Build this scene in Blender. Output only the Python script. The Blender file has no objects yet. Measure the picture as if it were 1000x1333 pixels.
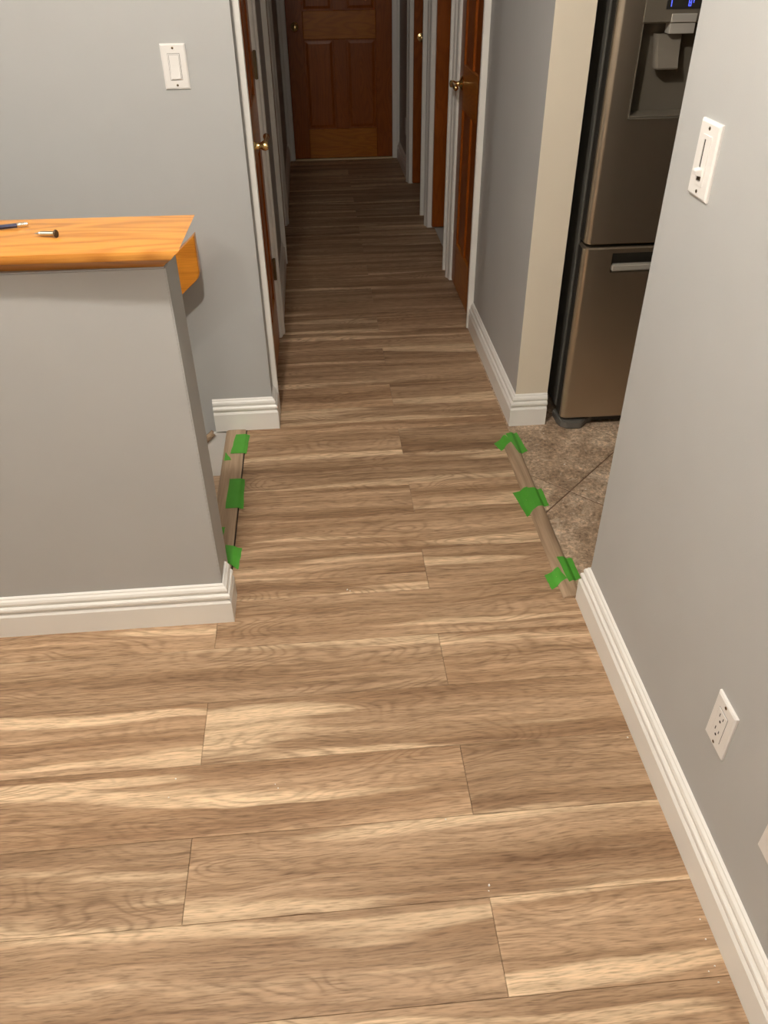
import bpy, bmesh, math, random
from mathutils import Vector, Matrix, noise
random.seed(7)
scene = bpy.context.scene
COL = scene.collection

# ------------------------------------------------------------------ camera
H_CAM = 1.56
FPX, PITCH, YAW, ROLL = 1020.96, 0.643391, 0.0778235, -0.0127227
def camera():
    F = Vector((math.sin(YAW)*math.cos(PITCH), math.cos(YAW)*math.cos(PITCH), -math.sin(PITCH)))
    R = Vector((math.cos(YAW), -math.sin(YAW), 0)); U = R.cross(F)
    R2 = R*math.cos(ROLL)+U*math.sin(ROLL); U2 = -R*math.sin(ROLL)+U*math.cos(ROLL)
    cd = bpy.data.cameras.new('camera'); co = bpy.data.objects.new('camera', cd); COL.objects.link(co)
    M = Matrix((R2, U2, -F)).transposed().to_4x4(); M.translation = (0, 0, H_CAM)
    co.matrix_world = M
    cd.sensor_fit = 'VERTICAL'; cd.sensor_height = 24.0; cd.lens = 24.0*FPX/1333.0
    cd.clip_start = 0.02
    scene.camera = co
camera()

# ------------------------------------------------------------------ world, lamps, exposure
w = bpy.data.worlds.new('world'); scene.world = w; w.use_nodes = True
w.node_tree.nodes['Background'].inputs[0].default_value = (0.9, 0.95, 1.0, 1)
w.node_tree.nodes['Background'].inputs[1].default_value = 0.02
scene.view_settings.view_transform = 'Standard'; scene.view_settings.look = 'None'
scene.view_settings.gamma = 1.0; scene.view_settings.exposure = 0.14
scene.view_settings.use_curve_mapping = False
def lamp(name, loc, power, radius, color):
    l = bpy.data.lights.new(name, 'POINT'); l.energy = power; l.shadow_soft_size = radius; l.color = color
    o = bpy.data.objects.new(name, l); o.location = loc; COL.objects.link(o); return o
WARM = (1.0, 0.925, 0.83)
lamp('ceiling_lamp_light', (-0.26, 1.13, 2.36), 72, 0.05, WARM)      # flush ceiling lamp over the landing
lamp('living_room_lamp_light', (-2.45, 1.15, 2.36), 39, 0.05, WARM)  # lamp further into the room on the stair side
lamp('dining_lamp_light', (-0.10, -1.50, 2.28), 36, 0.10, WARM)      # dining lamp behind the viewer

# ------------------------------------------------------------------ mesh helpers
LOC = {}
class MB:
    def __init__(s): s.v = []; s.f = []; s.m = []
    def add(s, vs, fs, mi=0):
        b = len(s.v); s.v += [tuple(v) for v in vs]
        for f in fs: s.f.append([b+i for i in f]); s.m.append(mi)
        return s
    def box(s, x0, x1, y0, y1, z0, z1, mi=0):
        return s.add([(x0,y0,z0),(x1,y0,z0),(x1,y1,z0),(x0,y1,z0),(x0,y0,z1),(x1,y0,z1),(x1,y1,z1),(x0,y1,z1)],
              [(0,3,2,1),(4,5,6,7),(0,1,5,4),(1,2,6,5),(2,3,7,6),(3,0,4,7)], mi)
    def loft(s, loops, closed=True, caps=True, mi=0):
        n = len(loops[0]); vs = [v for l in loops for v in l]; fs = []
        for i in range(len(loops)-1):
            for j in range(n if closed else n-1):
                k = (j+1) % n
                fs.append((i*n+j, i*n+k, (i+1)*n+k, (i+1)*n+j))
        if caps:
            fs.append(tuple(range(n-1, -1, -1))); fs.append(tuple((len(loops)-1)*n+j for j in range(n)))
        return s.add(vs, fs, mi)
    def prism(s, poly, d, mi=0):
        d = Vector(d); a = [Vector(p) for p in poly]
        return s.loft([a, [p+d for p in a]], mi=mi)
    def lathe(s, p0, axis, prof, n=16, mi=0):
        axis = Vector(axis).normalized(); t = Vector((0,0,1)) if abs(axis.z) < .9 else Vector((1,0,0))
        a = axis.cross(t).normalized(); b = axis.cross(a); p0 = Vector(p0); loops = []
        for d, r in prof:
            loops.append([p0+axis*d+(a*math.cos(2*math.pi*i/n)+b*math.sin(2*math.pi*i/n))*r for i in range(n)])
        return s.loft(loops, mi=mi)
    def tube(s, pts, rad, n=10, mi=0):
        pts = [Vector(p) for p in pts]; loops = []
        for i, p in enumerate(pts):
            t = (pts[min(i+1, len(pts)-1)]-pts[max(i-1, 0)]).normalized()
            u = Vector((0,0,1)) if abs(t.z) < .9 else Vector((1,0,0))
            a = t.cross(u).normalized(); b = t.cross(a)
            r = rad[i] if isinstance(rad, (list, tuple)) else rad
            loops.append([p+(a*math.cos(2*math.pi*k/n)+b*math.sin(2*math.pi*k/n))*r for k in range(n)])
        return s.loft(loops, mi=mi)
    def build(s, name, mat, parent=None, base=None, bevel=0, seg=2, smooth=None):
        if parent is not None: off = Vector(LOC[parent.name])
        elif base is not None: off = Vector(base)
        else: off = Vector((0,0,0))
        if base is not None and parent is not None: off = Vector(base)
        me = bpy.data.meshes.new(name)
        me.from_pydata([tuple(Vector(v)-off) for v in s.v], [], s.f)
        bm = bmesh.new(); bm.from_mesh(me)
        for f, mi in zip(bm.faces, s.m): f.material_index = mi
        bmesh.ops.recalc_face_normals(bm, faces=bm.faces)
        if bevel:
            es = [e for e in bm.edges if len(e.link_faces) == 2 and e.calc_face_angle(0) > 0.6]
            bmesh.ops.bevel(bm, geom=es, offset=bevel, segments=seg, affect='EDGES', clamp_overlap=True)
        bm.to_mesh(me); bm.free()
        for m in (mat if isinstance(mat, (list, tuple)) else [mat]): me.materials.append(m)
        if smooth is not None:
            me.polygons.foreach_set('use_smooth', [True]*len(me.polygons))
            try: me.set_sharp_from_angle(angle=math.radians(smooth))
            except Exception: pass
        o = bpy.data.objects.new(name, me); COL.objects.link(o)
        if parent is not None:
            o.parent = parent
            if base is not None: o.location = off-Vector(LOC[parent.name])
        else: o.location = off
        LOC[o.name] = tuple(off)
        return o
def empty(name, loc):
    o = bpy.data.objects.new(name, None); COL.objects.link(o); o.location = loc; o.empty_display_size = .05
    LOC[o.name] = tuple(loc); return o
def tag(o, label, cat, group=None, kind=None):
    o['label'] = label; o['category'] = cat
    if group: o['group'] = group
    if kind: o['kind'] = kind
    return o
def struct(o, label, cat): return tag(o, label, cat, kind='structure')
def bx(*a): return MB().box(*a)
def sweep(path, prof, sgn):
    """extrude an (out, z) profile along an xy path; sgn +1: outward is left of travel"""
    P = [Vector(p) for p in path]; loops = []
    def nrm(a, b):
        d = (b-a).normalized(); return Vector((-d.y, d.x))*sgn
    for i, p in enumerate(P):
        if i == 0: m = nrm(P[0], P[1]); k = 1
        elif i == len(P)-1: m = nrm(P[-2], P[-1]); k = 1
        else:
            a, b = nrm(P[i-1], p), nrm(p, P[i+1]); m = (a+b).normalized(); k = 1/m.dot(a)
        loops.append([(p.x+m.x*o*k, p.y+m.y*o*k, z) for o, z in prof])
    return MB().loft(loops)

# ------------------------------------------------------------------ materials
class NT:
    def __init__(s, name):
        s.mat = bpy.data.materials.new(name); s.mat.use_nodes = True; s.t = s.mat.node_tree
        s.b = s.t.nodes['Principled BSDF']
    def n(s, typ, **kw):
        nd = s.t.nodes.new(typ)
        for k, v in kw.items():
            if k.startswith('i_'): nd.inputs[k[2:].replace('_', ' ')].default_value = v
            else: setattr(nd, k, v)
        return nd
    def l(s, a, b): s.t.links.new(a, b)
    def math(s, op, a, b=None, c=None):
        nd = s.n('ShaderNodeMath', operation=op)
        for i, x in enumerate((a, b, c)):
            if x is None: continue
            if isinstance(x, (int, float)): nd.inputs[i].default_value = x
            else: s.l(x, nd.inputs[i])
        return nd.outputs[0]
    def comb(s, x, y, z):
        nd = s.n('ShaderNodeCombineXYZ')
        for i, q in enumerate((x, y, z)):
            if isinstance(q, (int, float)): nd.inputs[i].default_value = q
            else: s.l(q, nd.inputs[i])
        return nd.outputs[0]
    def noise(s, vec, scale, detail=2, rough=.5, dist=0):
        nd = s.n('ShaderNodeTexNoise'); nd.inputs['Scale'].default_value = scale
        nd.inputs['Detail'].default_value = detail; nd.inputs['Roughness'].default_value = rough
        nd.inputs['Distortion'].default_value = dist; s.l(vec, nd.inputs['Vector']); return nd.outputs['Fac']
    def ramp(s, fac, stops):
        nd = s.n('ShaderNodeValToRGB'); cr = nd.color_ramp
        while len(cr.elements) < len(stops): cr.elements.new(.5)
        for e, (p, c) in zip(cr.elements, stops): e.position = p; e.color = (*c, 1) if len(c) == 3 else c
        s.l(fac, nd.inputs[0]); return nd.outputs[0]
    def mix(s, fac, a, b, typ='MIX'):
        nd = s.n('ShaderNodeMix', data_type='RGBA', blend_type=typ)
        for i, x in ((0, fac), (6, a), (7, b)):
            if isinstance(x, (int, float)): nd.inputs[i].default_value = x
            elif isinstance(x, tuple): nd.inputs[i].default_value = (*x, 1)
            else: s.l(x, nd.inputs[i])
        return nd.outputs[2]
    def bump(s, h, strength, dist=.001):
        nd = s.n('ShaderNodeBump'); nd.inputs['Strength'].default_value = strength; nd.inputs['Distance'].default_value = dist
        s.l(h, nd.inputs['Height']); s.l(nd.outputs[0], s.b.inputs['Normal'])
    def set(s, **kw):
        for k, v in kw.items():
            i = s.b.inputs[k.replace('_', ' ')]
            if isinstance(v, (int, float)): i.default_value = v
            elif isinstance(v, tuple): i.default_value = (*v, 1)
            else: s.l(v, i)
        return s.mat
def coords(t): return t.n('ShaderNodeTexCoord').outputs['Object']
def sep(t, v):
    nd = t.n('ShaderNodeSeparateXYZ'); t.l(v, nd.inputs[0]); return nd.outputs

def m_plain(name, col, rough=.5, metal=0, bump=0, scale=300, **kw):
    t = NT(name); c = coords(t)
    f = t.noise(c, 6, 3)
    a = tuple(x*.96 for x in col); b = tuple(min(1, x*1.04) for x in col)
    base = t.mix(f, a, b)
    if bump: t.bump(t.noise(c, scale, 2), bump, .0008)
    return t.set(Base_Color=base, Roughness=rough, Metallic=metal, **kw)

def m_planks():
    t = NT('walnut_plank'); x, y, z = sep(t, coords(t))
    r = t.n('ShaderNodeObjectInfo').outputs['Random']
    r1 = t.math('MULTIPLY', r, 137.0); r2 = t.math('MULTIPLY', r, 311.0); r3 = t.math('FRACT', t.math('MULTIPLY', r, 57.3))
    # slow and quick wander of the grain along the board
    wob = t.noise(t.comb(t.math('ADD', t.math('MULTIPLY', x, 1.7), r1), t.math('MULTIPLY', y, 3.0), r2), 1.0, 2)
    wob2 = t.noise(t.comb(t.math('MULTIPLY', x, 11.0), t.math('MULTIPLY', y, 14.0), r1), 1.0, 2)
    yw = t.math('ADD', y, t.math('MULTIPLY', t.math('SUBTRACT', wob, .5), .055))
    yw = t.math('ADD', yw, t.math('MULTIPLY', t.math('SUBTRACT', wob2, .5), .006))
    # broad figure: contours of a stretched noise give cathedrals and knots
    v1 = t.comb(t.math('ADD', t.math('MULTIPLY', x, 2.6), r1), t.math('ADD', t.math('MULTIPLY', yw, 11.0), r2), r1)
    n1 = t.noise(v1, 1.0, 1.0, .4, .35)
    ring = t.math('SINE', t.math('MULTIPLY', n1, 120.0))
    ring = t.math('POWER', t.math('MULTIPLY_ADD', ring, .5, .5), 3.0)
    mask = t.ramp(t.noise(t.comb(t.math('ADD', t.math('MULTIPLY', x, 1.6), r2), t.math('ADD', t.math('MULTIPLY', y, 8.0), r1), 3.0), 1.0, 1), [(.40, (0.12,.12,.12)), (.60, (1,1,1))])
    # streaks of heart and sapwood
    n2 = t.noise(t.comb(t.math('ADD', t.math('MULTIPLY', x, .7), r2), t.math('ADD', t.math('MULTIPLY', yw, 17.0), r1), 1.0), 1.0, 4.0, .58, .1)
    col = t.ramp(n2, [(.26, (.180,.102,.056)), (.40, (.290,.180,.104)), (.50, (.375,.247,.150)), (.60, (.445,.302,.190)), (.74, (.54,.38,.245))])
    # pale sapwood bands, mostly hugging one edge of the board
    n3 = t.noise(t.comb(t.math('ADD', t.math('MULTIPLY', x, .75), r1), t.math('ADD', t.math('MULTIPLY', yw, 13.0), r1), 5.0), 1.0, 2.0, .45, .05)
    edge = t.math('MULTIPLY', t.math('ABSOLUTE', t.math('SUBTRACT', y, .0915)), .9)
    n3 = t.math('ADD', n3, t.math('SUBTRACT', edge, .035))
    sap = t.ramp(n3, [(.575, (0,0,0)), (.61, (.7,.7,.7)), (.70, (1,1,1))])
    col = t.mix(t.math('MULTIPLY', sap, .85), col, (.74,.56,.37))
    # pores and fibres
    fib = t.noise(t.comb(t.math('ADD', t.math('MULTIPLY', x, 24.0), r1), t.math('MULTIPLY', yw, 300.0), r2), 1.0, 2, .6)
    fib2 = t.noise(t.comb(t.math('ADD', t.math('MULTIPLY', x, 3.2), r2), t.math('MULTIPLY', yw, 75.0), r1), 1.0, 2, .55)
    col = t.mix(t.math('MULTIPLY', t.math('MULTIPLY', ring, mask), .42), col, (.165,.092,.048))
    col = t.mix(.7, col, t.ramp(fib, [(.3, (.46,.43,.40)), (.5, (1,1,1)), (.70, (1.22,1.21,1.20))]), 'MULTIPLY')
    col = t.mix(.65, col, t.ramp(fib2, [(.30, (.66,.62,.58)), (.52, (1.0,1.0,1.0)), (.75, (1.18,1.17,1.15))]), 'MULTIPLY')
    val = t.math('MULTIPLY_ADD', r3, .34, .93)
    hs = t.n('ShaderNodeHueSaturation'); t.l(col, hs.inputs['Color']); t.l(val, hs.inputs['Value'])
    t.bump(fib, .10, .0005)
    return t.set(Base_Color=hs.outputs[0], Roughness=t.math('MULTIPLY_ADD', fib, .12, .46), Specular_IOR_Level=.22)

def m_wood(name, dark, mid, light, rough=.3, along='x', stretch=1.0, coat=0.0, ringk=70.0):
    t = NT(name); s = sep(t, coords(t))
    ax = {'x': (0,1,2), 'y': (1,0,2), 'z': (2,0,1)}[along]
    L, A, B = s[ax[0]], s[ax[1]], s[ax[2]]
    r = t.n('ShaderNodeObjectInfo').outputs['Random']; r1 = t.math('MULTIPLY', r, 91.0)
    v = t.comb(t.math('ADD', t.math('MULTIPLY', L, 1.7*stretch), r1), t.math('ADD', t.math('MULTIPLY', A, 9.0), r1), t.math('MULTIPLY', B, 9.0))
    n1 = t.noise(v, 1.0, 1.5, .45, .3)
    ring = t.math('MULTIPLY_ADD', t.math('SINE', t.math('MULTIPLY', n1, ringk)), .5, .5)
    ring = t.math('POWER', ring, 1.8)
    fib = t.noise(t.comb(t.math('MULTIPLY', L, 8.0), t.math('MULTIPLY', A, 260.0), t.math('MULTIPLY', B, 260.0)), 1.0, 2, .6)
    base = t.ramp(n1, [(.3, mid), (.7, light)])
    base = t.mix(t.math('MULTIPLY', ring, .55), base, dark)
    base = t.mix(.45, base, t.ramp(fib, [(.35, (.66,.62,.56)), (.55, (1,1,1))]), 'MULTIPLY')
    t.bump(fib, .08, .0005)
    return t.set(Base_Color=base, Roughness=rough, Coat_Weight=coat, Coat_Roughness=.08, Specular_IOR_Level=.3)

def m_tile():
    t = NT('travertine_tile'); c = coords(t); r = t.math('MULTIPLY', t.n('ShaderNodeObjectInfo').outputs['Random'], 50.0)
    ad = t.n('ShaderNodeVectorMath', operation='ADD'); t.l(c, ad.inputs[0]); t.l(t.comb(r, r, r), ad.inputs[1]); v = ad.outputs[0]
    a = t.noise(v, 7, 5, .62, .8); b = t.noise(v, 85, 3, .7, .6); d = t.noise(v, 16, 4, .7, 1.5)
    col = t.ramp(a, [(.33, (.29,.20,.132)), (.47, (.42,.305,.208)), (.58, (.54,.415,.30)), (.68, (.68,.56,.43))])
    col = t.mix(.9, col, t.ramp(b, [(.33, (.42,.38,.34)), (.46, (.88,.87,.86)), (.55, (1.05,1.05,1.05)), (.64, (1.55,1.52,1.48))]), 'MULTIPLY')
    col = t.mix(t.ramp(d, [(.60, (0,0,0)), (.66, (.55,.55,.55))]), col, (.70,.59,.46))
    t.bump(b, .25, .001)
    return t.set(Base_Color=col, Roughness=.42)

M = {}
M['wall'] = m_plain('grey_wall_paint', (.465,.470,.462), .55, bump=.25, scale=420)
M['cream'] = m_plain('cream_wall_paint', (.80,.725,.59), .6, bump=.2, scale=420)
M['ceiling'] = m_plain('ceiling_paint', (.78,.77,.74), .8)
M['trim'] = m_plain('white_trim_paint', (.90,.885,.84), .32, bump=.06, scale=90)
M['plate'] = m_plain('white_plastic', (.84,.82,.79), .28)
M['plank'] = m_planks()
M['subfloor'] = m_plain('dark_underlay', (.06,.045,.035), .8)
M['oak'] = m_wood('honey_oak_cap', (.34,.115,.014), (.60,.255,.046), (.67,.30,.060), .3, 'x', 1.0, .2, 48.0)
M['oak_end'] = m_wood('honey_oak_rail', (.46,.15,.012), (.62,.225,.022), (.68,.26,.03), .32, 'x', 1.0, .3, 60.0)
M['door_v'] = m_wood('red_oak_door_upright', (.23,.051,.004), (.30,.071,.005), (.345,.085,.007), .34, 'z', 1.0, .10, 80.0)
M['door_h'] = m_wood('red_oak_door_crosspiece', (.34,.100,.008), (.45,.145,.012), (.50,.165,.015), .34, 'x', 1.0, .10, 80.0)  # lighter than the uprights: sheen of the horizontal grain put into the colour
M['door_hy'] = m_wood('red_oak_door_side_crosspiece', (.34,.100,.008), (.45,.145,.012), (.50,.165,.015), .34, 'y', 1.0, .35, 80.0)  # same painted-in grain sheen, for the side doors
M['mould'] = m_wood('walnut_moulding', (.28,.19,.12), (.42,.30,.198), (.48,.345,.232), .38, 'y', 1.0, 0, 40.0)
M['tread'] = m_wood('walnut_tread', (.25,.165,.105), (.40,.28,.185), (.46,.33,.22), .4, 'x', 1.0, 0, 50.0)
M['tile'] = m_tile()
M['grout'] = m_plain('brown_grout', (.165,.098,.060), .9)
M['brass'] = m_plain('polished_brass', (.90,.66,.30), .24, 1.0)
M['hinge'] = m_plain('dark_brass', (.20,.15,.085), .35, 1.0)
M['steel'] = m_plain('stainless_steel', (.50,.42,.32), .36, .92)
M['steel_light'] = m_plain('bright_steel', (.70,.67,.60), .30, .45)
M['grey_plastic'] = m_plain('grey_fridge_plastic', (.135,.130,.115), .4)
M['dark_plastic'] = m_plain('black_fridge_plastic', (.03,.028,.024), .3)
M['recess'] = m_plain('bronze_recess_plastic', (.135,.118,.09), .35)
M['clear'] = m_plain('smoked_chrome', (.30,.27,.22), .14, .35)
M['tape'] = None
M['dark'] = m_plain('black_slot', (.015,.013,.012), .6)
M['screw'] = m_plain('zinc_screw', (.75,.70,.58), .25, 1.0)
M['screw_head'] = m_plain('dark_screw_head', (.07,.05,.03), .45, .6)
M['navy'] = m_plain('navy_lacquer', (.015,.018,.06), .3)
M['carpet'] = m_plain('pale_carpet', (.66,.63,.58), .95, bump=.6, scale=500)
M['crumb'] = m_plain('white_crumb', (.85,.83,.78), .8)
M['end_strip'] = m_plain('pale_strip', (.72,.58,.36), .5)
def m_tape():
    t = NT('green_painter_tape'); c = coords(t)
    f = t.noise(c, 25, 3); g = t.noise(c, 260, 2)
    col = t.mix(f, (.062,.32,.024), (.09,.385,.038))
    t.bump(g, .25, .0006)
    return t.set(Base_Color=col, Roughness=.6)
M['tape'] = m_tape()
def m_glow():
    t = NT('blue_display_digit'); return t.set(Base_Color=(.01,.02,.2), Emission_Color=(.10,.14,1.0), Emission_Strength=1.3)
M['glow'] = m_glow()

# ------------------------------------------------------------------ room dimensions (metres)
XR, XH, XL = .695, .708, -.213          # near right wall, hall right wall, hall left wall (faces)
YE, YC, YS = 1.589, 2.593, 2.671        # end of near right wall, kitchen corner, switch wall face
YH, YHB, XHE = 1.624, 1.765, -.318      # half wall front, back, end
YD = 6.97                               # end wall face
ZC = 2.44
XMIN, YMIN, XMAX, YMAX = -3.0, -2.6, 3.0, 7.2
NOSE = -.322

# ------------------------------------------------------------------ floors
fl = MB()
fl.box(XMIN, .70, YMIN, YHB, -.25, -.008)
fl.box(-.385, .70, YHB, YS, -.25, -.008)
fl.box(-.33, .83, YS, YD+.1, -.25, -.008)
floor = struct(fl.build('floor', M['subfloor']), 'walnut-look plank floor running from the room into the hallway', 'floor')
ROW0, ROWW, PLEN = .773, .1832, 1.216
def row_spans(ya, yb):
    ym = (ya+yb)/2
    if ym < YHB: return XMIN, .690
    if ym < YS: return NOSE+.002, .690
    if ym < 4.25: return -.24, .735
    if ym < 5.2: return -.24, .742
    return -.24, .82
def add_plank(x0, x1, y0, y1, ox):
    g = .00045
    a, b, c, d = x0+g, x1-g, y0+g, y1-g
    m = MB(); e = .0008
    m.loft([[(a,c,-.008),(b,c,-.008),(b,d,-.008),(a,d,-.008)], [(a,c,-e*.6),(b,c,-e*.6),(b,d,-e*.6),(a,d,-e*.6)],
            [(a+e,c+e,0),(b-e,c+e,0),(b-e,d-e,0),(a+e,d-e,0)]])
    m.build('plank', M['plank'], floor, base=(ox, y0, 0))
k = -19
while ROW0+k*ROWW < YD:
    ya, yb = ROW0+k*ROWW, ROW0+(k+1)*ROWW
    joint = .262 if k % 2 else -.346
    cuts = [ya] + [c for c in (YHB, YS) if ya+.004 < c < yb-.004] + [min(yb, YD)]
    for s0, s1 in zip(cuts, cuts[1:]):
        lo, hi = row_spans(s0, s1)
        j = joint - PLEN*4
        while j < hi:
            a, b = max(j, lo), min(j+PLEN, hi)
            if b-a > .01: add_plank(a, b, s0, s1, j)
            j += PLEN
    k += 1

kf = MB().box(.70, XMAX, YMIN, YS+.9, -.25, .0002)
kfloor = struct(kf.build('floor_kitchen', M['grout']), 'beige mottled ceramic tile floor laid diagonally in the kitchen', 'floor')
TS = .425; cx0, cy0 = .804, 2.127
def clip_poly(poly, fn):
    out = []
    for i, p in enumerate(poly):
        q = poly[(i+1) % len(poly)]; a, b = fn(p), fn(q)
        if a >= 0: out.append(p)
        if (a > 0 > b) or (a < 0 < b):
            t = a/(a-b); out.append((p[0]+(q[0]-p[0])*t, p[1]+(q[1]-p[1])*t))
    return out
s2 = math.sqrt(.5); g = .0022
for i in range(-6, 8):
    for j in range(-6, 8):
        corners = [(i*TS+g, j*TS+g), ((i+1)*TS-g, j*TS+g), ((i+1)*TS-g, (j+1)*TS-g), (i*TS+g, (j+1)*TS-g)]
        poly = [(cx0+(u-v)*s2, cy0+(u+v)*s2) for u, v in corners]
        for fn in (lambda p: p[0]-.683, lambda p: 2.95-p[0], lambda p: p[1]+.6, lambda p: 3.28-p[1]):
            poly = clip_poly(poly, fn) if poly else poly
        if len(poly) < 3: continue
        c = (sum(p[0] for p in poly)/len(poly), sum(p[1] for p in poly)/len(poly))
        # keep the tiles off the plank side
        top = [(p[0]+(c[0]-p[0])*.006, p[1]+(c[1]-p[1])*.006, .002) for p in poly]
        MB().loft([[(p[0],p[1],-.006) for p in poly], [(p[0],p[1],.0008) for p in poly], top]).build('tile', M['tile'], kfloor, base=(c[0], c[1], 0))
cp = struct(bx(.742, 2.6, 4.28, 5.6, -.1, .006).build('floor_bedroom', M['carpet']), 'pale carpet just inside the open bedroom doorway', 'carpet')

# ------------------------------------------------------------------ walls
wr = MB().box(XR, .81, YMIN, YE, 0, ZC)
struct(wr.build('wall_right', M['wall'], bevel=.004), 'light grey painted wall with the slide dimmer and outlet', 'wall')
m = MB()
D1, D2, D3 = (3.565, 4.14), (4.36, 5.07), (5.40, 6.15)
T = .122
m.box(XH, XH+T, YC, D1[0], 0, ZC)
for a, b in ((D1[1], D2[0]), (D2[1], D3[0]), (D3[1], YD)): m.box(XH, XH+T, a, b, 0, ZC)
for a, b in (D1, D2, D3): m.box(XH, XH+T, a, b, 2.05, ZC)
wo = m.build('wall_hall_right', [M['wall'], M['cream']])
for p in wo.data.polygons:
    c = p.center
    if (p.normal.y < -.9 and c.y < YC+.01) or p.normal.x > .9: p.material_index = 1
struct(wo, 'grey hallway wall ending in a cream painted face beside the refrigerator', 'wall')
m = MB(); E1, E2 = (2.83, 3.49), (4.565, 5.21)
for a, b in ((YS, E1[0]), (E1[1], E2[0]), (E2[1], YD)): m.box(XL-.115, XL, a, b, 0, ZC)
for a, b in (E1, E2): m.box(XL-.115, XL, a, b, 2.05, ZC)
struct(m.build('wall_hall_left', M['wall']), 'narrow grey hallway wall between the oak doors opposite the kitchen side', 'wall')
struct(MB().box(XMIN, XL-.115, YS, YS+.115, -2.3, ZC).box(XL-.115, XL-.0005, YS+.0004, YS+.115, -.25, -.0085).build('wall_switch', M['wall']), 'grey stairwell wall behind the half wall, with the rocker light switch', 'wall')
hw = MB().box(XMIN, XHE, YH, YHB, 0, 1.0)
ho = struct(hw.build('wall_half', M['wall'], bevel=.003), 'grey painted half wall under the oak cap', 'half wall')
struct(bx(XMIN, -.39, YHB-.1, YHB, -2.3, -.2505).build('wall_stairwell', M['wall']), 'grey wall of the stairwell below the half wall', 'wall')
struct(MB().box(XL-.115, -.157, YD, YD+.12, 0, ZC).box(.657, XH+T, YD, YD+.12, 0, ZC).box(-.157, .657, YD, YD+.12, 2.04, ZC).box(XL-.115, XH+T, YD+.12, YD+.14, 0, ZC).build('wall_hall_end', M['wall']), 'grey wall around the oak door at the end of the hallway', 'wall')
struct(bx(XMIN, XMAX, YMIN-.1, YMIN, -2.3, ZC).build('wall_back', M['wall']), 'grey wall at the far side of the room facing the hallway', 'wall')
struct(bx(XMIN-.1, XMIN, YMIN, YS+.1, -2.3, ZC).build('wall_left', M['wall']), 'grey outer wall of the room on the stair side', 'wall')
struct(bx(XMAX, XMAX+.1, YMIN, 7.1, 0, ZC).build('wall_kitchen_side', M['cream']), 'cream kitchen outer wall', 'wall')
struct(bx(XH+T, XMAX, 3.3, 3.4, 0, ZC).build('wall_kitchen_back', M['cream']), 'cream kitchen wall behind the refrigerator', 'wall')
struct(bx(XH+T, XMAX, 7.0, 7.1, 0, ZC).build('wall_bedroom', M['wall']), 'grey bedroom wall beyond the open doorway', 'wall')
struct(bx(XMIN-.1, XMAX+.1, YMIN-.1, YMAX, ZC, ZC+.1).build('ceiling', M['ceiling']), 'plain white painted ceiling', 'ceiling')

# ------------------------------------------------------------------ baseboards
BB = [(0,0),(.0195,0),(.0195,.071),(.0150,.0785),(.0115,.0795),(.0115,.083),(.0170,.085),(.0187,.091),(.0177,.097),(.0140,.101),(.0098,.1015),
      (.0098,.1045),(.0125,.106),(.0130,.112),(.0105,.119),(.0060,.1235),(.0055,.1265),(.0015,.130),(0,.130)]
def baseboard(name, path, sgn, label):
    return struct(sweep(path, BB, sgn).build(name, M['trim'], smooth=22), label, 'baseboard')
baseboard('baseboard_right', [(XR, YMIN), (XR, YE), (.81, YE)], 1, 'white moulded baseboard along the wall with the dimmer')
baseboard('baseboard_hall_right', [(XH, 3.498), (XH, YC), (XH+T, YC)], -1, 'white moulded baseboard wrapping the corner beside the refrigerator')
baseboard('baseboard_half_wall', [(XMIN, YH), (XHE, YH), (XHE, 1.716)], -1, 'white moulded baseboard wrapping the end of the half wall')
baseboard('baseboard_switch', [(-.438, YS), (XL, YS), (XL, 2.763)], -1, 'short white baseboard on the stairwell wall at the top of the stairs')
baseboard('baseboard_hall_left', [(XL, 3.557), (XL, 4.498)], -1, 'white baseboard between the two oak doors opposite the kitchen side')
baseboard('baseboard_hall_left_end', [(XL, 5.277), (XL, 6.945)], -1, 'white baseboard of the hall leading up to the end door, on the stair side')
baseboard('baseboard_hall_right_end', [(XH, 6.217), (XH, 6.945)], 1, 'white baseboard below the hallway outlet near the end door')
baseboard('baseboard_kitchen', [(.81, YMIN), (.81, YE-.001)], -1, 'white baseboard on the kitchen side of the dimmer wall')

# ------------------------------------------------------------------ door frames and doors
CAS = [(0,.0),(.011,.0),(.012,.006),(.014,.008),(.016,.022),(.018,.034),(.0235,.040),(.026,.047),(.0265,.060),(.0235,.065),(0,.065)]  # (proud, across from inner edge)
def casing_side(root, xw, out, y_in, dirn, h=2.11, k=1.0):
    """vertical casing on an x=const wall; inner edge y_in, growing along dirn"""
    MB().loft([[(xw+out*o*k, y_in+dirn*a, z) for o, a in CAS] for z in (0.001, h)]).build('casing', M['trim'], root, smooth=30)
def casing_head(root, xw, out, y0, y1):
    MB().loft([[(xw+out*o, y, 2.045+a) for o, a in CAS] for y in (y0, y1)]).build('casing', M['trim'], root, smooth=30)

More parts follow.
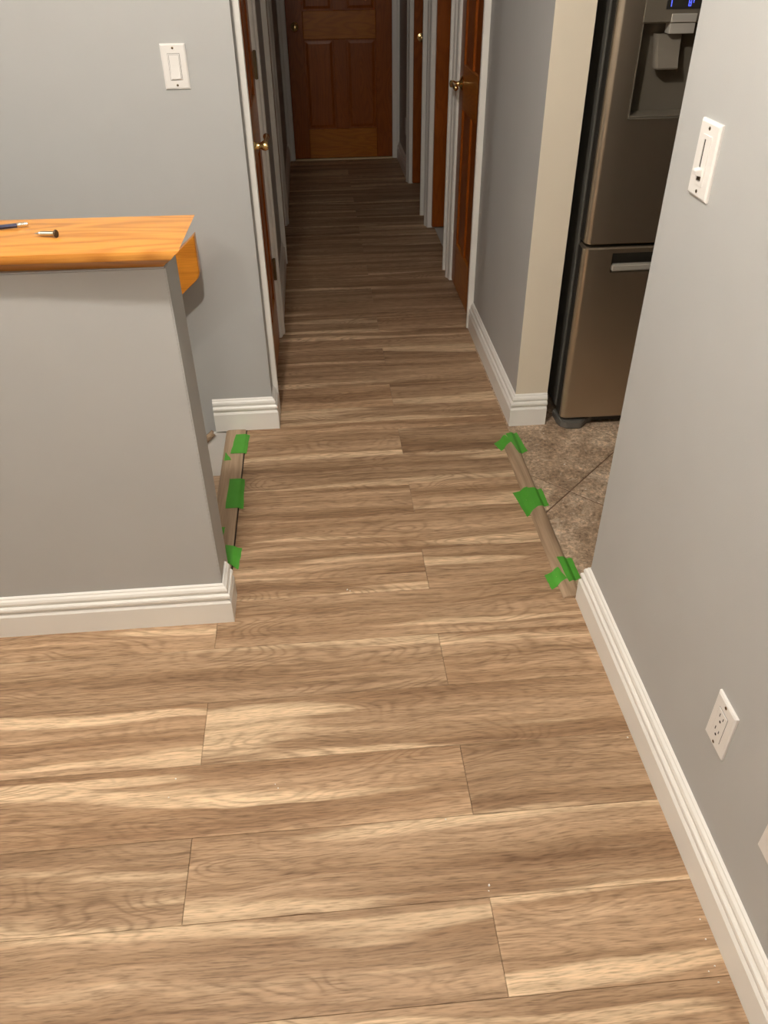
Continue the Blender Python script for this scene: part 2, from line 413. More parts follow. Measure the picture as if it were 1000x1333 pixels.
def slab_x(root, x_face, out, y0, y1, z0=.012, z1=2.03, t=.035, flip=False):
    """six panel door in an x=const plane, face at x_face pointing 'out' (+1/-1)"""
    xa, xb = sorted((x_face, x_face-out*t))
    def piece(name, a, b, c, d, mat, inset=0.0):
        p, q = sorted((x_face-out*inset, x_face-out*(t-inset)))
        return bx(p, q, a, b, c, d).build(name, mat, root, base=((p+q)/2, a, c), bevel=.003, seg=1)
    W = y1-y0; st = .105; mu = .09
    piece('stile', y0, y0+st, z0, z1, M['door_v']); piece('stile', y1-st, y1, z0, z1, M['door_v'])
    rails = [(z0, .235), (.86, 1.045), (1.62, 1.715), (z1-.115, z1)]
    for a, b in rails: piece('rail', y0+st, y1-st, a, b, M['door_hy'])
    ym = (y0+y1)/2
    for (a, b) in ((.235, .86), (1.045, 1.62), (1.715, z1-.115)):
        piece('mullion', ym-mu/2, ym+mu/2, a, b, M['door_v'])
        for c, d in ((y0+st, ym-mu/2), (ym+mu/2, y1-st)): panel_x(root, x_face, out, t, c, d, a, b)
def panel_x(root, xf, out, t, y0, y1, z0, z1):
    e, r = .012, .030
    lp = lambda ins, dep: [(xf-out*dep, y0+ins, z0+ins), (xf-out*dep, y1-ins, z0+ins), (xf-out*dep, y1-ins, z1-ins), (xf-out*dep, y0+ins, z1-ins)]
    MB().loft([lp(0, t-.012), lp(0, .010), lp(e, .010), lp(r, .006), lp(r+.001, .006)]).build('panel', M['door_v'], root, base=(xf, y0, z0))
def panel_y(root, yf, t, x0, x1, z0, z1):
    e, r = .012, .030
    lp = lambda ins, dep: [(x0+ins, yf+dep, z0+ins), (x1-ins, yf+dep, z0+ins), (x1-ins, yf+dep, z1-ins), (x0+ins, yf+dep, z1-ins)]
    MB().loft([lp(0, t-.012), lp(0, .010), lp(e, .010), lp(r, .006), lp(r+.001, .006)]).build('panel', M['door_v'], root, base=(x0, yf, z0))
def slab_y(root, yf, x0, x1, z0=.012, z1=2.03, t=.035, st=.125):
    def piece(name, a, b, c, d, mat):
        return bx(a, b, yf, yf+t, c, d).build(name, mat, root, base=(a, yf, c), bevel=.003, seg=1)
    piece('stile', x0, x0+st, z0, z1, M['door_v']); piece('stile', x1-st, x1, z0, z1, M['door_v'])
    rails = [(z0, .235), (.86, 1.045), (1.62, 1.715), (z1-.115, z1)]
    for a, b in rails: piece('rail', x0+st, x1-st, a, b, M['door_h'])
    xm = (x0+x1)/2; mu = .10
    for (a, b) in ((.235, .86), (1.045, 1.62), (1.715, z1-.115)):
        piece('mullion', xm-mu/2, xm+mu/2, a, b, M['door_v'])
        for c, d in ((x0+st, xm-mu/2), (xm+mu/2, x1-st)): panel_y(root, yf, t, c, d, a, b)
def jamb_x(root, x0, x1, y0, y1, mat=None):
    mat = mat or M['trim']
    bx(x0, x1, y0+.0005, y0+.004, .001, 2.045).build('jamb', mat, root); bx(x0, x1, y1-.004, y1-.0005, .001, 2.045).build('jamb', mat, root)
    bx(x0, x1, y0+.004, y1-.004, 2.041, 2.0455).build('jamb', mat, root)
def hinge_x(root, xf, out, y, z, h=.10):
    hn = MB().lathe((xf+out*.007, y, z-h/2), (0,0,1), [(0,.003),(.002,.0065),(h-.002,.0065),(h,.003)], 12).build('hinge', M['hinge'], root, smooth=40)
    bx(min(xf-out*.001, xf+out*.004), max(xf-out*.001, xf+out*.004), y-.012, y+.012, z-h/2+.004, z+h/2-.004).build('leaf', M['hinge'], hn, base=LOC[hn.name])
def lever_x(root, xf, out, y, z, ydir, length=.105):
    h = MB().lathe((xf, y, z), (out,0,0), [(0,.030),(.004,.031),(.008,.026),(.012,.016),(.018,.011),(.034,.010),(.040,.014),(.050,.016),(.058,.013),(.061,.004)], 20).build('handle', M['brass'], root, smooth=50)
    x = xf+out*.048
    MB().tube([(x, y, z), (x, y+ydir*length*.25, z+.003), (x+out*.004, y+ydir*length*.55, z+.004), (x+out*.003, y+ydir*length*.85, z), (x, y+ydir*length, z-.002), (x, y+ydir*(length+.008), z-.002)],
              [.010,.0075,.008,.0095,.012,.004], 12).build('lever', M['brass'], h, base=LOC[h.name], smooth=50)

# first oak door on the stair side of the hall
d = empty('door_1', (XL, 2.83, 0)); struct(d, 'oak panel door with a brass lever, first beyond the switch wall corner', 'door')
casing_side(d, XL, 1, 2.831, -1, k=.78); casing_side(d, XL, 1, 3.489, 1); casing_head(d, XL, 1, 2.766, 3.554); jamb_x(d, XL-.115, XL, *E1)
slab_x(d, XL+.002, 1, 2.838, 3.482); hinge_x(d, XL+.002, 1, 3.486, 1.13); hinge_x(d, XL+.002, 1, 3.486, .33); hinge_x(d, XL+.002, 1, 3.486, 1.85)
lever_x(d, XL+.002, 1, 2.885, .965, 1, .15)
d = empty('door_2', (XL, 4.565, 0)); struct(d, 'closed oak door on the stair side, next to the end of the hall', 'door')
casing_side(d, XL, 1, 4.566, -1); casing_side(d, XL, 1, 5.209, 1); casing_head(d, XL, 1, 4.501, 5.274); jamb_x(d, XL-.115, XL, *E2)
slab_x(d, XL+.002, 1, 4.573, 5.202)
# kitchen side doors
d = empty('door_3', (XH, 3.565, 0)); struct(d, 'glossy closed oak panel door beside the corner by the refrigerator', 'door')
casing_side(d, XH, -1, 3.566, -1); casing_side(d, XH, -1, 4.139, 1); casing_head(d, XH, -1, 3.50, 4.205); jamb_x(d, XH, XH+.115, *D1)
slab_x(d, XH-.002, -1, 3.573, 4.132); hinge_x(d, XH-.002, -1, 3.571, 1.10); hinge_x(d, XH-.002, -1, 3.571, .33); hinge_x(d, XH-.002, -1, 3.571, 1.85)
lever_x(d, XH-.002, -1, 4.05, .965, -1)
d = empty('door_4', (XH, 4.36, 0)); struct(d, 'oak door standing wide open inside the carpeted bedroom doorway', 'door')
casing_side(d, XH, -1, 4.361, -1); casing_side(d, XH, -1, 5.069, 1); casing_head(d, XH, -1, 4.296, 5.134); jamb_x(d, XH, XH+.115, *D2)
slab_y(d, 5.025, XH+.012, XH+.70, .016)
d = empty('door_5', (XH, 5.40, 0)); struct(d, 'oak door with a small brass lever inside the last doorway on the kitchen side', 'door')
casing_side(d, XH, -1, 5.401, -1); casing_side(d, XH, -1, 6.149, 1); casing_head(d, XH, -1, 5.336, 6.214); jamb_x(d, XH, XH+.115, *D3)
slab_y(d, 6.105, XH+.012, XH+.74)
h = MB().lathe((.768, 6.105, .945), (0,-1,0), [(0,.026),(.006,.026),(.010,.012),(.04,.010),(.05,.014),(.055,.004)], 16).build('handle', M['brass'], d, smooth=50)
MB().tube([(.768, 6.062, .945), (.80, 6.060, .950), (.845, 6.062, .947), (.852, 6.062, .947)], [.009,.008,.011,.004], 10).build('lever', M['brass'], h, base=LOC[h.name], smooth=50)
# end door
d = empty('door_6', (.25, YD, 0)); struct(d, 'oak six-panel door with a round brass knob closing the end of the hall', 'door')
slab_y(d, YD-.012, -.150, .650, .016)
def casing_end(x_in, dirn):
    MB().loft([[(x_in+dirn*a*.85, YD-o*.85, z) for o, a in CAS] for z in (.001, 2.11)]).build('casing', M['trim'], d, smooth=30)
casing_end(-.156, -1); casing_end(.656, 1)
MB().loft([[(x, YD-o*.85, 2.045+a) for o, a in CAS] for x in (-.211, .705)]).build('casing', M['trim'], d, smooth=30)
for a, b in ((-.157, -.1525), (.6525, .657)): bx(a, b, YD-.004, YD+.11, .001, 2.04).build('jamb', M['trim'], d)
h = MB().lathe((-.085, YD-.012, .945), (0,-1,0), [(0,.030),(.005,.031),(.009,.024),(.014,.012),(.030,.011),(.036,.020),(.046,.028),(.056,.029),(.064,.023),(.069,.010),(.070,.002)], 20).build('handle', M['brass'], d, smooth=50)
struct(bx(-.150, .650, YD-.022, YD+.09, .0005, .013).build('trim_1', M['end_strip'], bevel=.002), 'pale strip under the end door', 'threshold')  # thin pale strip along the bottom of the end door

# ------------------------------------------------------------------ half wall cap and handrail
cap = MB(); x0, x1, y0, y1 = XMIN+.05, -.276, 1.586, 1.830
lv = [(.000,.042,.044),(.008,.034,.037),(.018,.016,.027),(.024,.006,.021),(.027,.001,.018),(.030,.0,.015),(.040,.0,.005),(.044,.0015,.0005),(.045,.004,.0)]
loops = []
for z, fr_, en in lv:
    loops.append([(x0, y0+fr_, 1.0+z), (x1-en, y0+fr_, 1.0+z), (x1-en, y1-fr_*.5, 1.0+z), (x0, y1-fr_*.5, 1.0+z)])
cap.loft(loops)
co = cap.build('oak_ledge', M['oak'], base=(-.30, 1.71, 1.0), smooth=35)
co.rotation_euler = (0, 0, math.radians(-1.6))
tag(co, 'honey oak ledge lying along the top of the grey half wall', 'ledge')

hr = empty('handrail', (-.42, 2.60, .62)); tag(hr, 'oak board handrail ending at the stair top, sloping down the stairwell wall', 'handrail')
SL = math.tan(math.radians(40))
def rail_sec(y, ins):
    pts = [(-.396-ins, .772-ins*1.5), (-.397-ins, .650), (-.402-ins, .634), (-.412, .622+ins), (-2.3, .622+ins-1.888*SL), (-2.3, .772-ins*1.5-1.904*SL)]
    return [(x, y, z) for x, z in pts]
MB().loft([rail_sec(2.573, .003), rail_sec(2.576, 0), rail_sec(2.609, 0), rail_sec(2.612, .003)]).build('rail', M['oak_end'], hr)
for sx in (.35, 1.3):
    x, z = -.40-sx, .68-sx*SL
    MB().tube([(x, 2.611, z), (x, 2.64, z-.01), (x, YS, z-.01)], .008, 8).build('bracket', M['brass'], hr, smooth=50)

# ------------------------------------------------------------------ stairs: nosing, treads, skirt board, rail moulding
no = MB(); prof = [(-.396,-.018),(-.399,-.012),(-.399,-.002),(-.395,.003),(-.388,.0055),(-.350,.0055),(-.328,.0045),(-.3235,.003),(-.3235,.0005),(-.384,.0005),(-.384,-.018)]
no.loft([[(x, y, z) for x, z in prof] for y in (YHB+.002, 2.650)])
tag(no.build('stair_nosing', M['mould'], base=(-.36, 2.2, 0), smooth=35), 'walnut-look stair nosing strip held down with green tape behind the half wall', 'stair nosing')
st = empty('staircase', (-.39, 2.2, -.25))
tag(st, 'wooden stair treads with white risers going down behind the half wall', 'stairs')
for i in range(7):
    z = -.200-.19*i; xa = -.385-.25*i
    bx(xa-.27, xa, YHB+.002, YS-.018, z-.03, z).build('tread', M['tread'], st, base=(xa, 2.2, z), bevel=.006)
    bx(xa-.006, xa-.0005, YHB+.002, YS-.018, z, z+.158 if i else z+.18).build('riser', M['trim'], st)
sk = MB().prism([(-.36,YS-.014,-.020),(-.36,YS-.014,-.0095),(-.452,YS-.014,-.0095),(-2.6,YS-.014,-2.09),(-2.6,YS-.014,-2.28),(-2.2,YS-.014,-2.28),(-.36,YS-.014,-.50)], (0,.0135,0))
struct(sk.build('trim_2', M['trim']), 'white skirt board beside the stairs below the short baseboard', 'skirt board')
dx, dz = math.cos(math.radians(44)), math.sin(math.radians(44))
om = MB(); sec = [(0,0),(.020,0),(.022,.006),(.020,.014),(.012,.021),(0,.021)]
def om_loop(s): return [(-.444-dx*s-dz*b*.9, YS-.0005-a, -.016-dz*s+dx*b) for a, b in sec]
om.loft([om_loop(0), om_loop(2.6)])
struct(om.build('trim_3', M['tread'], smooth=30), 'oak moulding strip sloping down the stairwell wall', 'moulding')

# ------------------------------------------------------------------ kitchen transition strip
SX0, SX1 = .640, .694
def strip_h(x, y=0):
    t = (x-SX0)/(SX1-SX0)
    if t <= 0 or t >= 1: return 0.0
    return .0105*min(1, math.sqrt(max(0, 1-(2*t-1)**2))*1.25) + .0005
prof = [(SX0, 0.0006)] + [(SX0+(SX1-SX0)*t, strip_h(SX0+(SX1-SX0)*t)) for t in (.012,.05,.12,.22,.35,.5,.65,.78,.88,.95,.988)] + [(SX1, .0006)]
ts = MB(); ts.loft([[(x, y, z) for x, z in prof] for y in (1.607, 2.512)])
tag(ts.build('transition_strip', M['mould'], base=(.667, 2.08, 0), smooth=50), 'walnut-look transition strip taped between the planks and the kitchen tile', 'transition strip')

# ------------------------------------------------------------------ tape
def right_h(x, y): return max(strip_h(x), .0022 if x > .70 else 0.0)
def left_h(x, y):
    if x < -.388: return .0042
    if x < -.3215: return .0057
    if x < -.312: return .0057-(x+.3215)/.0095*.0054
    return .0003
def tape(quad, hfn, lift, label, group, rag=.0012, n=14, mq=5, tri=False):
    q = [Vector((*p, 0)) for p in quad]; rnd = random.Random(hash(tuple(quad[0])) & 0xffff)
    top = []
    for i in range(n+1):
        for j in range(mq+1):
            u, v = i/n, j/mq
            p = (q[0]*(1-u)+q[1]*u)*(1-v)+(q[3]*(1-u)+q[2]*u)*v
            if i in (0, n): p += Vector((rnd.uniform(-rag, rag), rnd.uniform(-rag, rag), 0))
            # tape bridges small steps: take the mean height around the point
            hh = sum(hfn(p.x+dx_, p.y) for dx_ in (-.004, -.002, 0, .002, .004))/5
            top.append((p.x, p.y, max(hh, hfn(p.x, p.y))+lift))
    W = mq+1; N = len(top)
    vs = top+[(x, y, z-.00035) for x, y, z in top]; fs = []
    for i in range(n):
        for j in range(mq):
            a = i*W+j; fs.append((a, a+W, a+W+1, a+1)); fs.append((N+a, N+a+1, N+a+W+1, N+a+W))
    ring = [i*W for i in range(n+1)]+[n*W+j for j in range(1, W)]+[i*W+mq for i in range(n-1, -1, -1)]+[j for j in range(mq-1, 0, -1)]
    for a, b in zip(ring, ring[1:]+ring[:1]): fs.append((a, b, N+b, N+a))
    m = MB().add(vs, fs); c = sum(q, Vector())/4
    return tag(m.build('painter_tape', M['tape'], base=(c.x, c.y, 0), smooth=40), label, 'tape', group)
G1, G2 = 'green tape on the kitchen transition strip', 'green tape on the stair nosing'
R = [([(.607,2.457),(.656,2.500),(.672,2.452),(.624,2.404)], .0006, 'green tape piece on the planks by the corner next to the refrigerator'),
     ([(.660,2.505),(.708,2.523),(.719,2.392),(.682,2.367)], .0011, 'green tape piece along the strip by the corner next to the refrigerator, tile side'),
     ([(.608,2.138),(.662,2.155),(.669,2.040),(.627,2.000)], .0006, 'green tape piece at the middle of the transition strip, plank side'),
     ([(.656,2.148),(.711,2.150),(.713,2.052),(.664,2.039)], .0011, 'green tape piece at the middle of the transition strip, tile side'),
     ([(.611,1.712),(.656,1.734),(.669,1.682),(.617,1.648)], .0006, 'small green tape piece on the planks near the baseboard end of the dimmer wall'),
     ([(.664,1.780),(.712,1.781),(.715,1.690),(.672,1.665)], .0011, 'green tape piece at the baseboard end of the dimmer wall, tile side')]
for q, lf, lb in R: tape(q, right_h, lf, lb, G1)
L = [([(-.359,2.613),(-.306,2.613),(-.314,2.478),(-.371,2.479)], .0008, 'green tape rectangle on the stair nosing next to the short baseboard'),
     ([(-.390,2.487),(-.387,2.487),(-.364,2.436),(-.390,2.434)], .0006, 'tiny green tape triangle at the outer edge of the stair nosing'),
     ([(-.362,2.312),(-.309,2.311),(-.305,2.138),(-.364,2.138)], .0008, 'green tape rectangle at the middle of the stair nosing'),
     ([(-.369,2.037),(-.357,2.035),(-.359,1.993),(-.370,2.004)], .0006, 'small green tape scrap on the stair nosing between two larger pieces'),
     ([(-.349,1.944),(-.296,1.929),(-.303,1.827),(-.347,1.866)], .0008, 'green tape piece touching the baseboard at the half wall end')]
for q, lf, lb in L: tape(q, left_h, lf, lb, G2)

# ------------------------------------------------------------------ things on the oak ledge
zt = 1.0455
sc = empty('wood_screw', (-.56, 1.707, zt)); tag(sc, 'short dark-headed screw lying on the oak ledge', 'screw')
p0 = Vector((-.541, 1.700, zt+.0045)); ax = Vector((-.042, .012, -.0022)).normalized(); KS = 1.35
MB().lathe(p0+Vector((0,0,.003)), ax, [(d_*1.3, r_*1.35) for d_, r_ in [(0,.0055),(.0012,.0062),(.0025,.0058),(.005,.0035)]], 14).build('head', M['screw_head'], sc, smooth=50)
pr = [(.004,.0034),(.006,.003)]
for i in range(12): pr += [(.007+i*.0026,.0024),(.0083+i*.0026,.0037 if i < 9 else .0037-.0008*(i-8))]
pr += [(.040,.0012),(.043,.0002)]
MB().lathe(p0+Vector((0,0,.003)), ax, [(d_*1.22, r_*1.5) for d_, r_ in pr], 12).build('shank', M['screw'], sc)
pe = empty('pencil', (-.66, 1.778, zt)); tag(pe, 'dark navy pencil with a silver ferrule lying on the oak ledge', 'pencil')
a = Vector((-.622, 1.783, zt+.0052)); ax = Vector((-.055, -.0155, 0)).normalized()
MB().lathe(a, ax, [(.020,.0046),(.165,.0046),(.166,.003)], 6).build('shaft', M['navy'], pe)
MB().lathe(a, ax, [(.004,.0042),(.005,.0048),(.009,.0048),(.010,.0042),(.012,.0042),(.013,.0050),(.020,.0050),(.0225,.0044)], 16).build('ferrule', M['screw'], pe, smooth=40)
MB().lathe(a, ax, [(0,.003),(.001,.0041),(.0045,.0042)], 14).build('tip', M['screw'], pe, smooth=40)

# ------------------------------------------------------------------ switches and outlets
class Face:
    """a plate frame: (u across, v up, d out) -> world"""
    def __init__(s, o, u, d): s.o = Vector(o); s.u = Vector(u); s.d = Vector(d)
    def p(s, a, b, c): return s.o+s.u*a+Vector((0,0,1))*b+s.d*c
    def box(s, a0, a1, b0, b1, c0, c1, mb=None):
        mb = mb or MB()
        P = [s.p(a,b,c) for c in (c0,c1) for b in (b0,b1) for a in (a0,a1)]
        return mb.add(P, [(0,1,3,2),(4,6,7,5),(0,4,5,1),(1,5,7,3),(3,7,6,2),(2,6,4,0)])
    def plate(s, w, h, holes=None, t=.0065):
        mb = MB(); w /= 2; h /= 2
        lp = lambda i, c: [s.p(-w+i,-h+i,c), s.p(w-i,-h+i,c), s.p(w-i,h-i,c), s.p(-w+i,h-i,c)]
        return mb.loft([lp(0,0), lp(0,.0028), lp(.0006,.0042), lp(.0045,t)])
    def screw(s, root, a, b, c):
        k = MB().lathe(s.p(a,b,c-.001), s.d, [(0,.0033),(.0014,.0033),(.0019,.0022)], 12).build('screw', M['hinge'], root, smooth=40)
        s.box(a-.0024, a+.0024, b-.0005, b+.0005, c-.0005, c+.0012).build('slot', M['dark'], k, base=LOC[k.name])
# rocker switch on the stairwell wall
f = Face((-.390, YS, 1.231), (1,0,0), (0,-1,0)); sw = empty('light_switch', (-.390, YS, 1.172))
tag(sw, 'white rocker light switch on the stairwell wall behind the half wall', 'light switch')
f.plate(.073, .118).build('plate', M['plate'], sw, smooth=20)
f.box(-.0175, .0175, -.0345, .0345, .0062, .0068).build('gap', M['dark'], sw)
fr = MB()
for a, b, c, e in ((-.0168,.0168,.0312,.0337),(-.0168,.0168,-.0337,-.0312),(-.0168,-.0145,-.0312,.0312),(.0145,.0168,-.0312,.0312)): f.box(a, b, c, e, .0062, .0082, fr)
fr.build('frame', M['plate'], sw)
MB().add([f.p(-.0138,-.0305,.0062), f.p(.0138,-.0305,.0062), f.p(.0138,.0305,.0062), f.p(-.0138,.0305,.0062), f.p(-.0138,-.0305,.0125), f.p(.0138,-.0305,.0125), f.p(.0138,.0305,.0072), f.p(-.0138,.0305,.0072), f.p(-.0138,0,.0082), f.p(.0138,0,.0082)],
         [(0,1,2,3),(4,5,9,8),(8,9,6,7),(0,1,5,4),(2,3,7,6),(1,2,6,9,5),(0,3,7,8,4)]).build('rocker', M['plate'], sw)
f.screw(sw, 0, .048, .0066); f.screw(sw, 0, -.048, .0066)
# slide dimmer on the right wall
f = Face((XR, 1.435, 1.218), (0,-1,0), (-1,0,0)); dm = empty('dimmer_switch', (XR, 1.435, 1.155))
tag(dm, 'white slide dimmer switch with a knob, on the grey wall by the kitchen opening', 'dimmer switch')
f.plate(.080, .127, t=.007).build('plate', M['plate'], dm, smooth=20)
fr = MB()
for a, b, c, e in ((-.017,.017,.034,.041),(-.017,.017,-.041,-.034),(-.017,-.0085,-.034,.034),(.0085,.017,-.034,.034)): f.box(a, b, c, e, .0065, .0085, fr)
fr.build('frame', M['plate'], dm)
f.box(-.0085, .0085, -.034, .034, .0062, .0071).build('track', M['plate'], dm)
f.box(-.0085, -.0055, -.034, .034, .0071, .0074).build('slot', M['dark'], dm)
MB().loft([[f.p(-.009,-.026,.007), f.p(.009,-.026,.007), f.p(.009,-.012,.007), f.p(-.009,-.012,.007)], [f.p(-.008,-.023,.019), f.p(.008,-.023,.019), f.p(.008,-.015,.020), f.p(-.008,-.015,.020)]]).build('knob', M['plate'], dm, bevel=.001)
f.box(-.006, .006, -.0335, -.0265, .0072, .0076).build('window', M['hinge'], dm)
f.screw(dm, 0, .052, .0072); f.screw(dm, 0, -.052, .0072)
# outlets
def outlet(name, f, base, label, w=.072, h=.118, group=None):
    o = empty(name, base); tag(o, label, 'outlet', group)
    f.plate(w, h).build('plate', M['plate'], o, smooth=20)
    ins = f.box(-.0165, .0165, -.0335, .0335, .0060, .0078).build('insert', M['plate'], o, bevel=.0008, seg=1)
    f.box(-.0172, .0172, -.0342, .0342, .0060, .0067).build('gap', M['dark'], o)
    for vb in (.0175, -.0175):
        for a, b, w_, h_ in ((-.0065, vb+.004, .0011, .0042), (.0065, vb+.004, .0011, .0036)):
            f.box(a-w_, a+w_, b-h_, b+h_, .0072, .0080).build('slot', M['dark'], o)
        MB().lathe(f.p(0, vb-.008, .0072), f.d, [(0,.0028),(.0009,.0028)], 10).build('slot', M['dark'], o)
    f.screw(o, 0, .048, .0066); f.screw(o, 0, -.048, .0066)
    return o
outlet('wall_outlet', Face((XR, .873, .362), (0,-1,0), (-1,0,0)), (XR, .873, .30), 'white rectangular power outlet low on the wall below the dimmer')
outlet('wall_outlet', Face((XH, 6.44, .335), (0,1,0), (-1,0,0)), (XH, 6.44, .275), 'small white power outlet low in the hallway near the end door')
f = Face((XR, .645, .345), (0,-1,0), (-1,0,0)); cb = empty('cable_plate', (XR, .645, .287))
tag(cb, 'white wall plate with a raised round cover, next to the power outlet', 'wall plate')
f.plate(.072, .117).build('plate', M['plate'], cb, smooth=20)
MB().lathe(f.p(0,0,.005), f.d, [(0,.026),(.004,.026),(.007,.0235),(.008,.018),(.008,.006),(.0085,.005)], 28).build('cover', M['plate'], cb, smooth=40)
MB().lathe(f.p(0,0,.012), f.d, [(0,.005),(.008,.005),(.008,.002)], 12).build('jack', M['plate'], cb, smooth=40)

# ------------------------------------------------------------------ refrigerator
fx0, fx1, fy = .878, 1.788, 2.540
rf = empty('refrigerator', ((fx0+fx1)/2, fy+.35, 0)); tag(rf, 'stainless french-door refrigerator with an ice and water dispenser, standing on the kitchen tile', 'refrigerator')
bx(fx0+.004, fx1-.004, fy+.095, fy+.72, .045, 1.74).build('body', M['grey_plastic'], rf, bevel=.004)
bx(fx0+.012, fx1-.012, fy+.072, fy+.095, .06, 1.73).build('gasket', M['dark'], rf)
bx(fx0+.05, fx1-.05, fy+.03, fy+.1, .012, .044).build('kick_grille', M['dark_plastic'], rf)
for (a, b, s) in ((fx0-.004, fx0+.135, 1), (fx1-.135, fx1+.004, -1)):
    pts = [(a, fy+.10), (a, fy+.03), (a+.008, fy+.006), (a+.03, fy-.012), (a+.085, fy-.012), (a+.115, fy+.02), (b, fy+.028), (b, fy+.10)]
    if s < 0: pts = [(a+b-x, y) for x, y in pts]
    MB().loft([[(x, y, z) for x, y in pts] for z in (.003, .033)]).build('foot_cover', M['grey_plastic'], rf, bevel=.004)
bpy.context.view_layer.update()
def door_mesh(x0, x1, z0, z1):
    r = .018; pts = [(x0, fy+.068)]
    for i in range(7):
        a = math.pi*i/12; pts.append((x0+r-r*math.cos(a), fy+r-r*math.sin(a)))
    for i in range(7):
        a = math.pi*(6-i)/12; pts.append((x1-r+r*math.cos(a), fy+r-r*math.sin(a)))
    pts.append((x1, fy+.068))
    lo = [(x, y, z0) for x, y in pts]
    sh = lambda z, s: [(x+(.5*(x0+x1)-x)*s*.02, y+(.004*s if y < fy+.03 else 0), z) for x, y in pts]
    return MB().loft([sh(z0, 1), sh(z0+.005, 0), sh(z1-.005, 0), sh(z1, 1)])
def carve(o, boxes):
    for b in boxes:
        c = bx(*b).build('cutter', M['recess'])
        c.data.transform(Matrix.Translation(-Vector(LOC[rf.name])))
        md = o.modifiers.new('cut', 'BOOLEAN'); md.object = c; md.solver = 'EXACT'
        # evaluate in the door's local frame
        o_par = o.parent; o.parent = None
        bpy.context.view_layer.update()
        dg = bpy.context.evaluated_depsgraph_get()
        me = bpy.data.meshes.new_from_object(o.evaluated_get(dg), depsgraph=dg)
        o.modifiers.clear(); o.data = me; o.parent = o_par
        bpy.data.objects.remove(c)
def fridge_door(name, x0, x1, z0, z1, cuts=()):
    o = door_mesh(x0, x1, z0, z1).build(name, [M['steel']], rf)
    if cuts: carve(o, cuts)
    me = o.data; me.polygons.foreach_set('use_smooth', [True]*len(me.polygons)); me.set_sharp_from_angle(angle=math.radians(25))
    return o
ZS = .697; xm = (fx0+fx1)/2
DX0, DX1 = .952, 1.232
ld = fridge_door('door', fx0, xm-.003, ZS+.005, 1.745, [(DX0, DX1, fy-.02, fy+.055, 1.078, 1.326)])
fridge_door('door', xm+.003, fx1, ZS+.005, 1.745)
dr = fridge_door('freezer_drawer', fx0, fx1, .042, ZS-.006, [(.976, fx1-.098, fy-.02, fy+.045, .606, .672)])
# dark edge strips on the door sides
for a in (fx0-.0015,): 
    bx(a, a+.002, fy+.026, fy+.062, .05, ZS-.012).build('edge_strip', M['dark_plastic'], rf); bx(a, a+.002, fy+.026, fy+.062, ZS+.012, 1.73).build('edge_strip', M['dark_plastic'], rf)
# dispenser
B = LOC[ld.name]
def dpart(name, mb, mat, **k): return mb.build(name, mat, ld, base=B, **k)
dpart('dispenser_recess', bx(DX0+.001, DX1-.001, fy+.050, fy+.054, 1.08, 1.325), M['recess'])
dpart('dispenser_frame', bx(DX0+.0005, DX0+.004, fy-.002, fy+.05, 1.08, 1.325).box(DX1-.004, DX1-.0005, fy-.002, fy+.05, 1.08, 1.325).box(DX0+.004, DX1-.004, fy-.002, fy+.05, 1.0785, 1.083), M['recess'])
dpart('drip_tray', MB().prism([(DX0+.005, fy-.001, 1.083), (DX0+.005, fy+.05, 1.083), (DX0+.005, fy+.05, 1.094), (DX0+.005, fy-.001, 1.088)], (DX1-DX0-.01, 0, 0)), M['recess'], bevel=.0015, seg=1)
dpart('control_panel', bx(DX0, DX1, fy-.003, fy+.002, 1.328, 1.500), M['recess'], bevel=.0015, seg=1)
dpart('display', bx(1.012, 1.170, fy-.0045, fy-.002, 1.360, 1.430), M['dark_plastic'])
def digit(x, z, segs, s=.008):
    t = .0022; m = MB(); y0_, y1_ = fy-.0055, fy-.004
    S = {'a': (x, x+s, z+2*s, z+2*s+t), 'g': (x, x+s, z+s, z+s+t), 'd': (x, x+s, z, z+t), 'f': (x, x+t, z+s, z+2*s), 'b': (x+s-t, x+s, z+s, z+2*s), 'e': (x, x+t, z, z+s), 'c': (x+s-t, x+s, z, z+s)}
    for k in segs: a, b, c, d_ = S[k]; m.box(a, b, y0_, y1_, c, d_)
    dpart('digit', m, M['glow'])
digit(1.018, 1.366, 'bc'); digit(1.074, 1.366, 'abcdefg'); digit(1.084, 1.374, 'bc', .005)
dpart('silver_button', bx(1.032, 1.105, fy-.007, fy-.001, 1.328, 1.349), M['steel_light'], bevel=.001, seg=1)
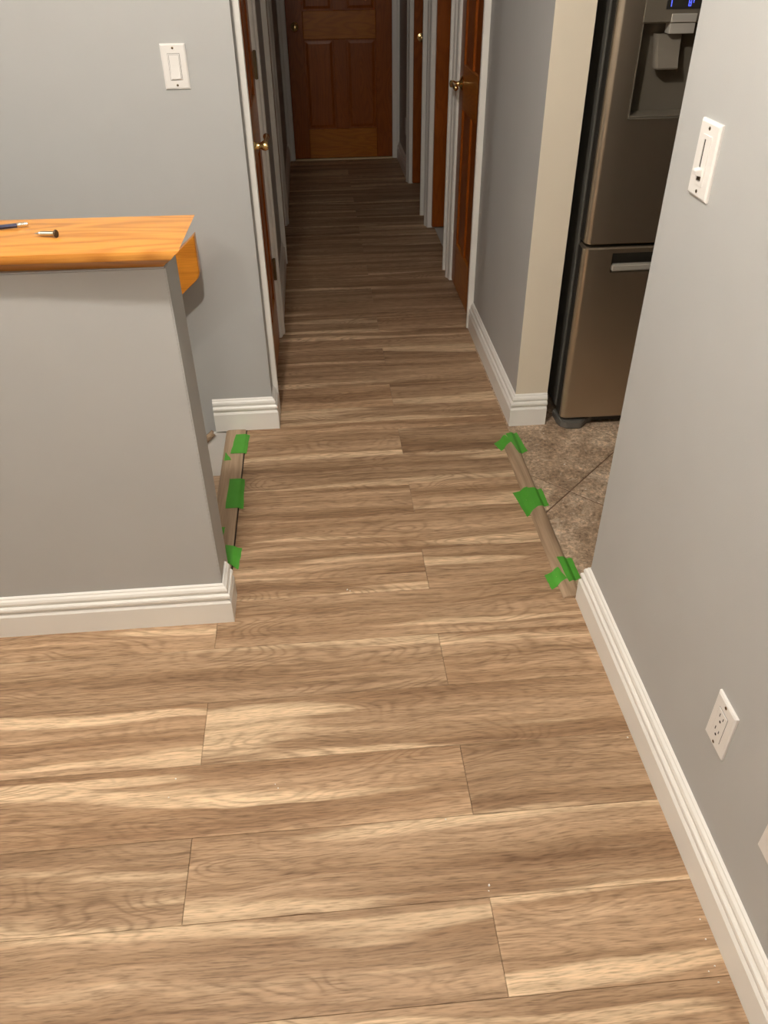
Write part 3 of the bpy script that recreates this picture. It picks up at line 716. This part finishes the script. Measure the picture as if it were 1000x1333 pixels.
dpart('spout', bx(1.032, 1.105, fy-.005, fy+.03, 1.300, 1.3255), M['steel_light'], bevel=.001, seg=1)
pd = MB(); 
def pl(z, y, w): return [(1.048-w, y, z), (1.048-w*.8, y-.014, z), (1.048+w*.8, y-.014, z), (1.048+w, y, z), (1.048+w, y+.012, z), (1.048-w, y+.012, z)]
pd.loft([pl(1.298, fy+.034, .042), pl(1.27, fy+.030, .040), pl(1.235, fy+.020, .038), pl(1.214, fy+.010, .037), pl(1.210, fy+.012, .034)])
dpart('paddle', pd, M['clear'], smooth=40)
# freezer handle
B = LOC[dr.name]
bx(.977, fx1-.099, fy+.040, fy+.044, .607, .671).build('handle_recess', M['grey_plastic'], dr, base=B)
bx(.979, fx1-.101, fy-.006, fy+.014, .611, .634).build('handle', M['steel_light'], dr, base=B, bevel=.004)

# ------------------------------------------------------------------ crumbs on the floor
spots = [(.266,.797,.0030),(.263,.786,.0014),(-.399,1.107,.0022),(-.409,1.06,.0018),(.022,1.706,.0024),(.030,1.700,.0016),(.664,1.123,.0022),(-.165,1.061,.0014),(-.172,1.072,.0012),(.2,.95,.0016),
         (.655,.608,.0020),(.650,.58,.0018),(.662,.693,.0016),(.658,.656,.0016),(.640,.600,.0013),(.809,2.507,.0022),(.83,2.29,.003),(.86,2.13,.0025)]
for x, y, r in spots:
    bm = bmesh.new(); bmesh.ops.create_icosphere(bm, subdivisions=1, radius=r)
    for v in bm.verts: v.co *= random.uniform(.7, 1.35); v.co.z = max(v.co.z*.7, -r*.4)
    me = bpy.data.meshes.new('crumb'); bm.to_mesh(me); bm.free(); me.materials.append(M['crumb'])
    o = bpy.data.objects.new('crumb', me); COL.objects.link(o)
    zmin = min(v.co.z for v in me.vertices); o.location = (x, y, (.0021 if x > .70 else .0001)-zmin)
    tag(o, 'tiny white crumb of debris on the tile in front of the refrigerator' if x > .70 else ('tiny white crumb beside the baseboard of the dimmer wall' if x > .6 else 'tiny white crumb of debris out on the open plank floor'), 'crumb', 'crumbs on the kitchen tile' if x > .70 else ('crumbs along the baseboard' if x > .6 else 'crumbs on the open planks'))
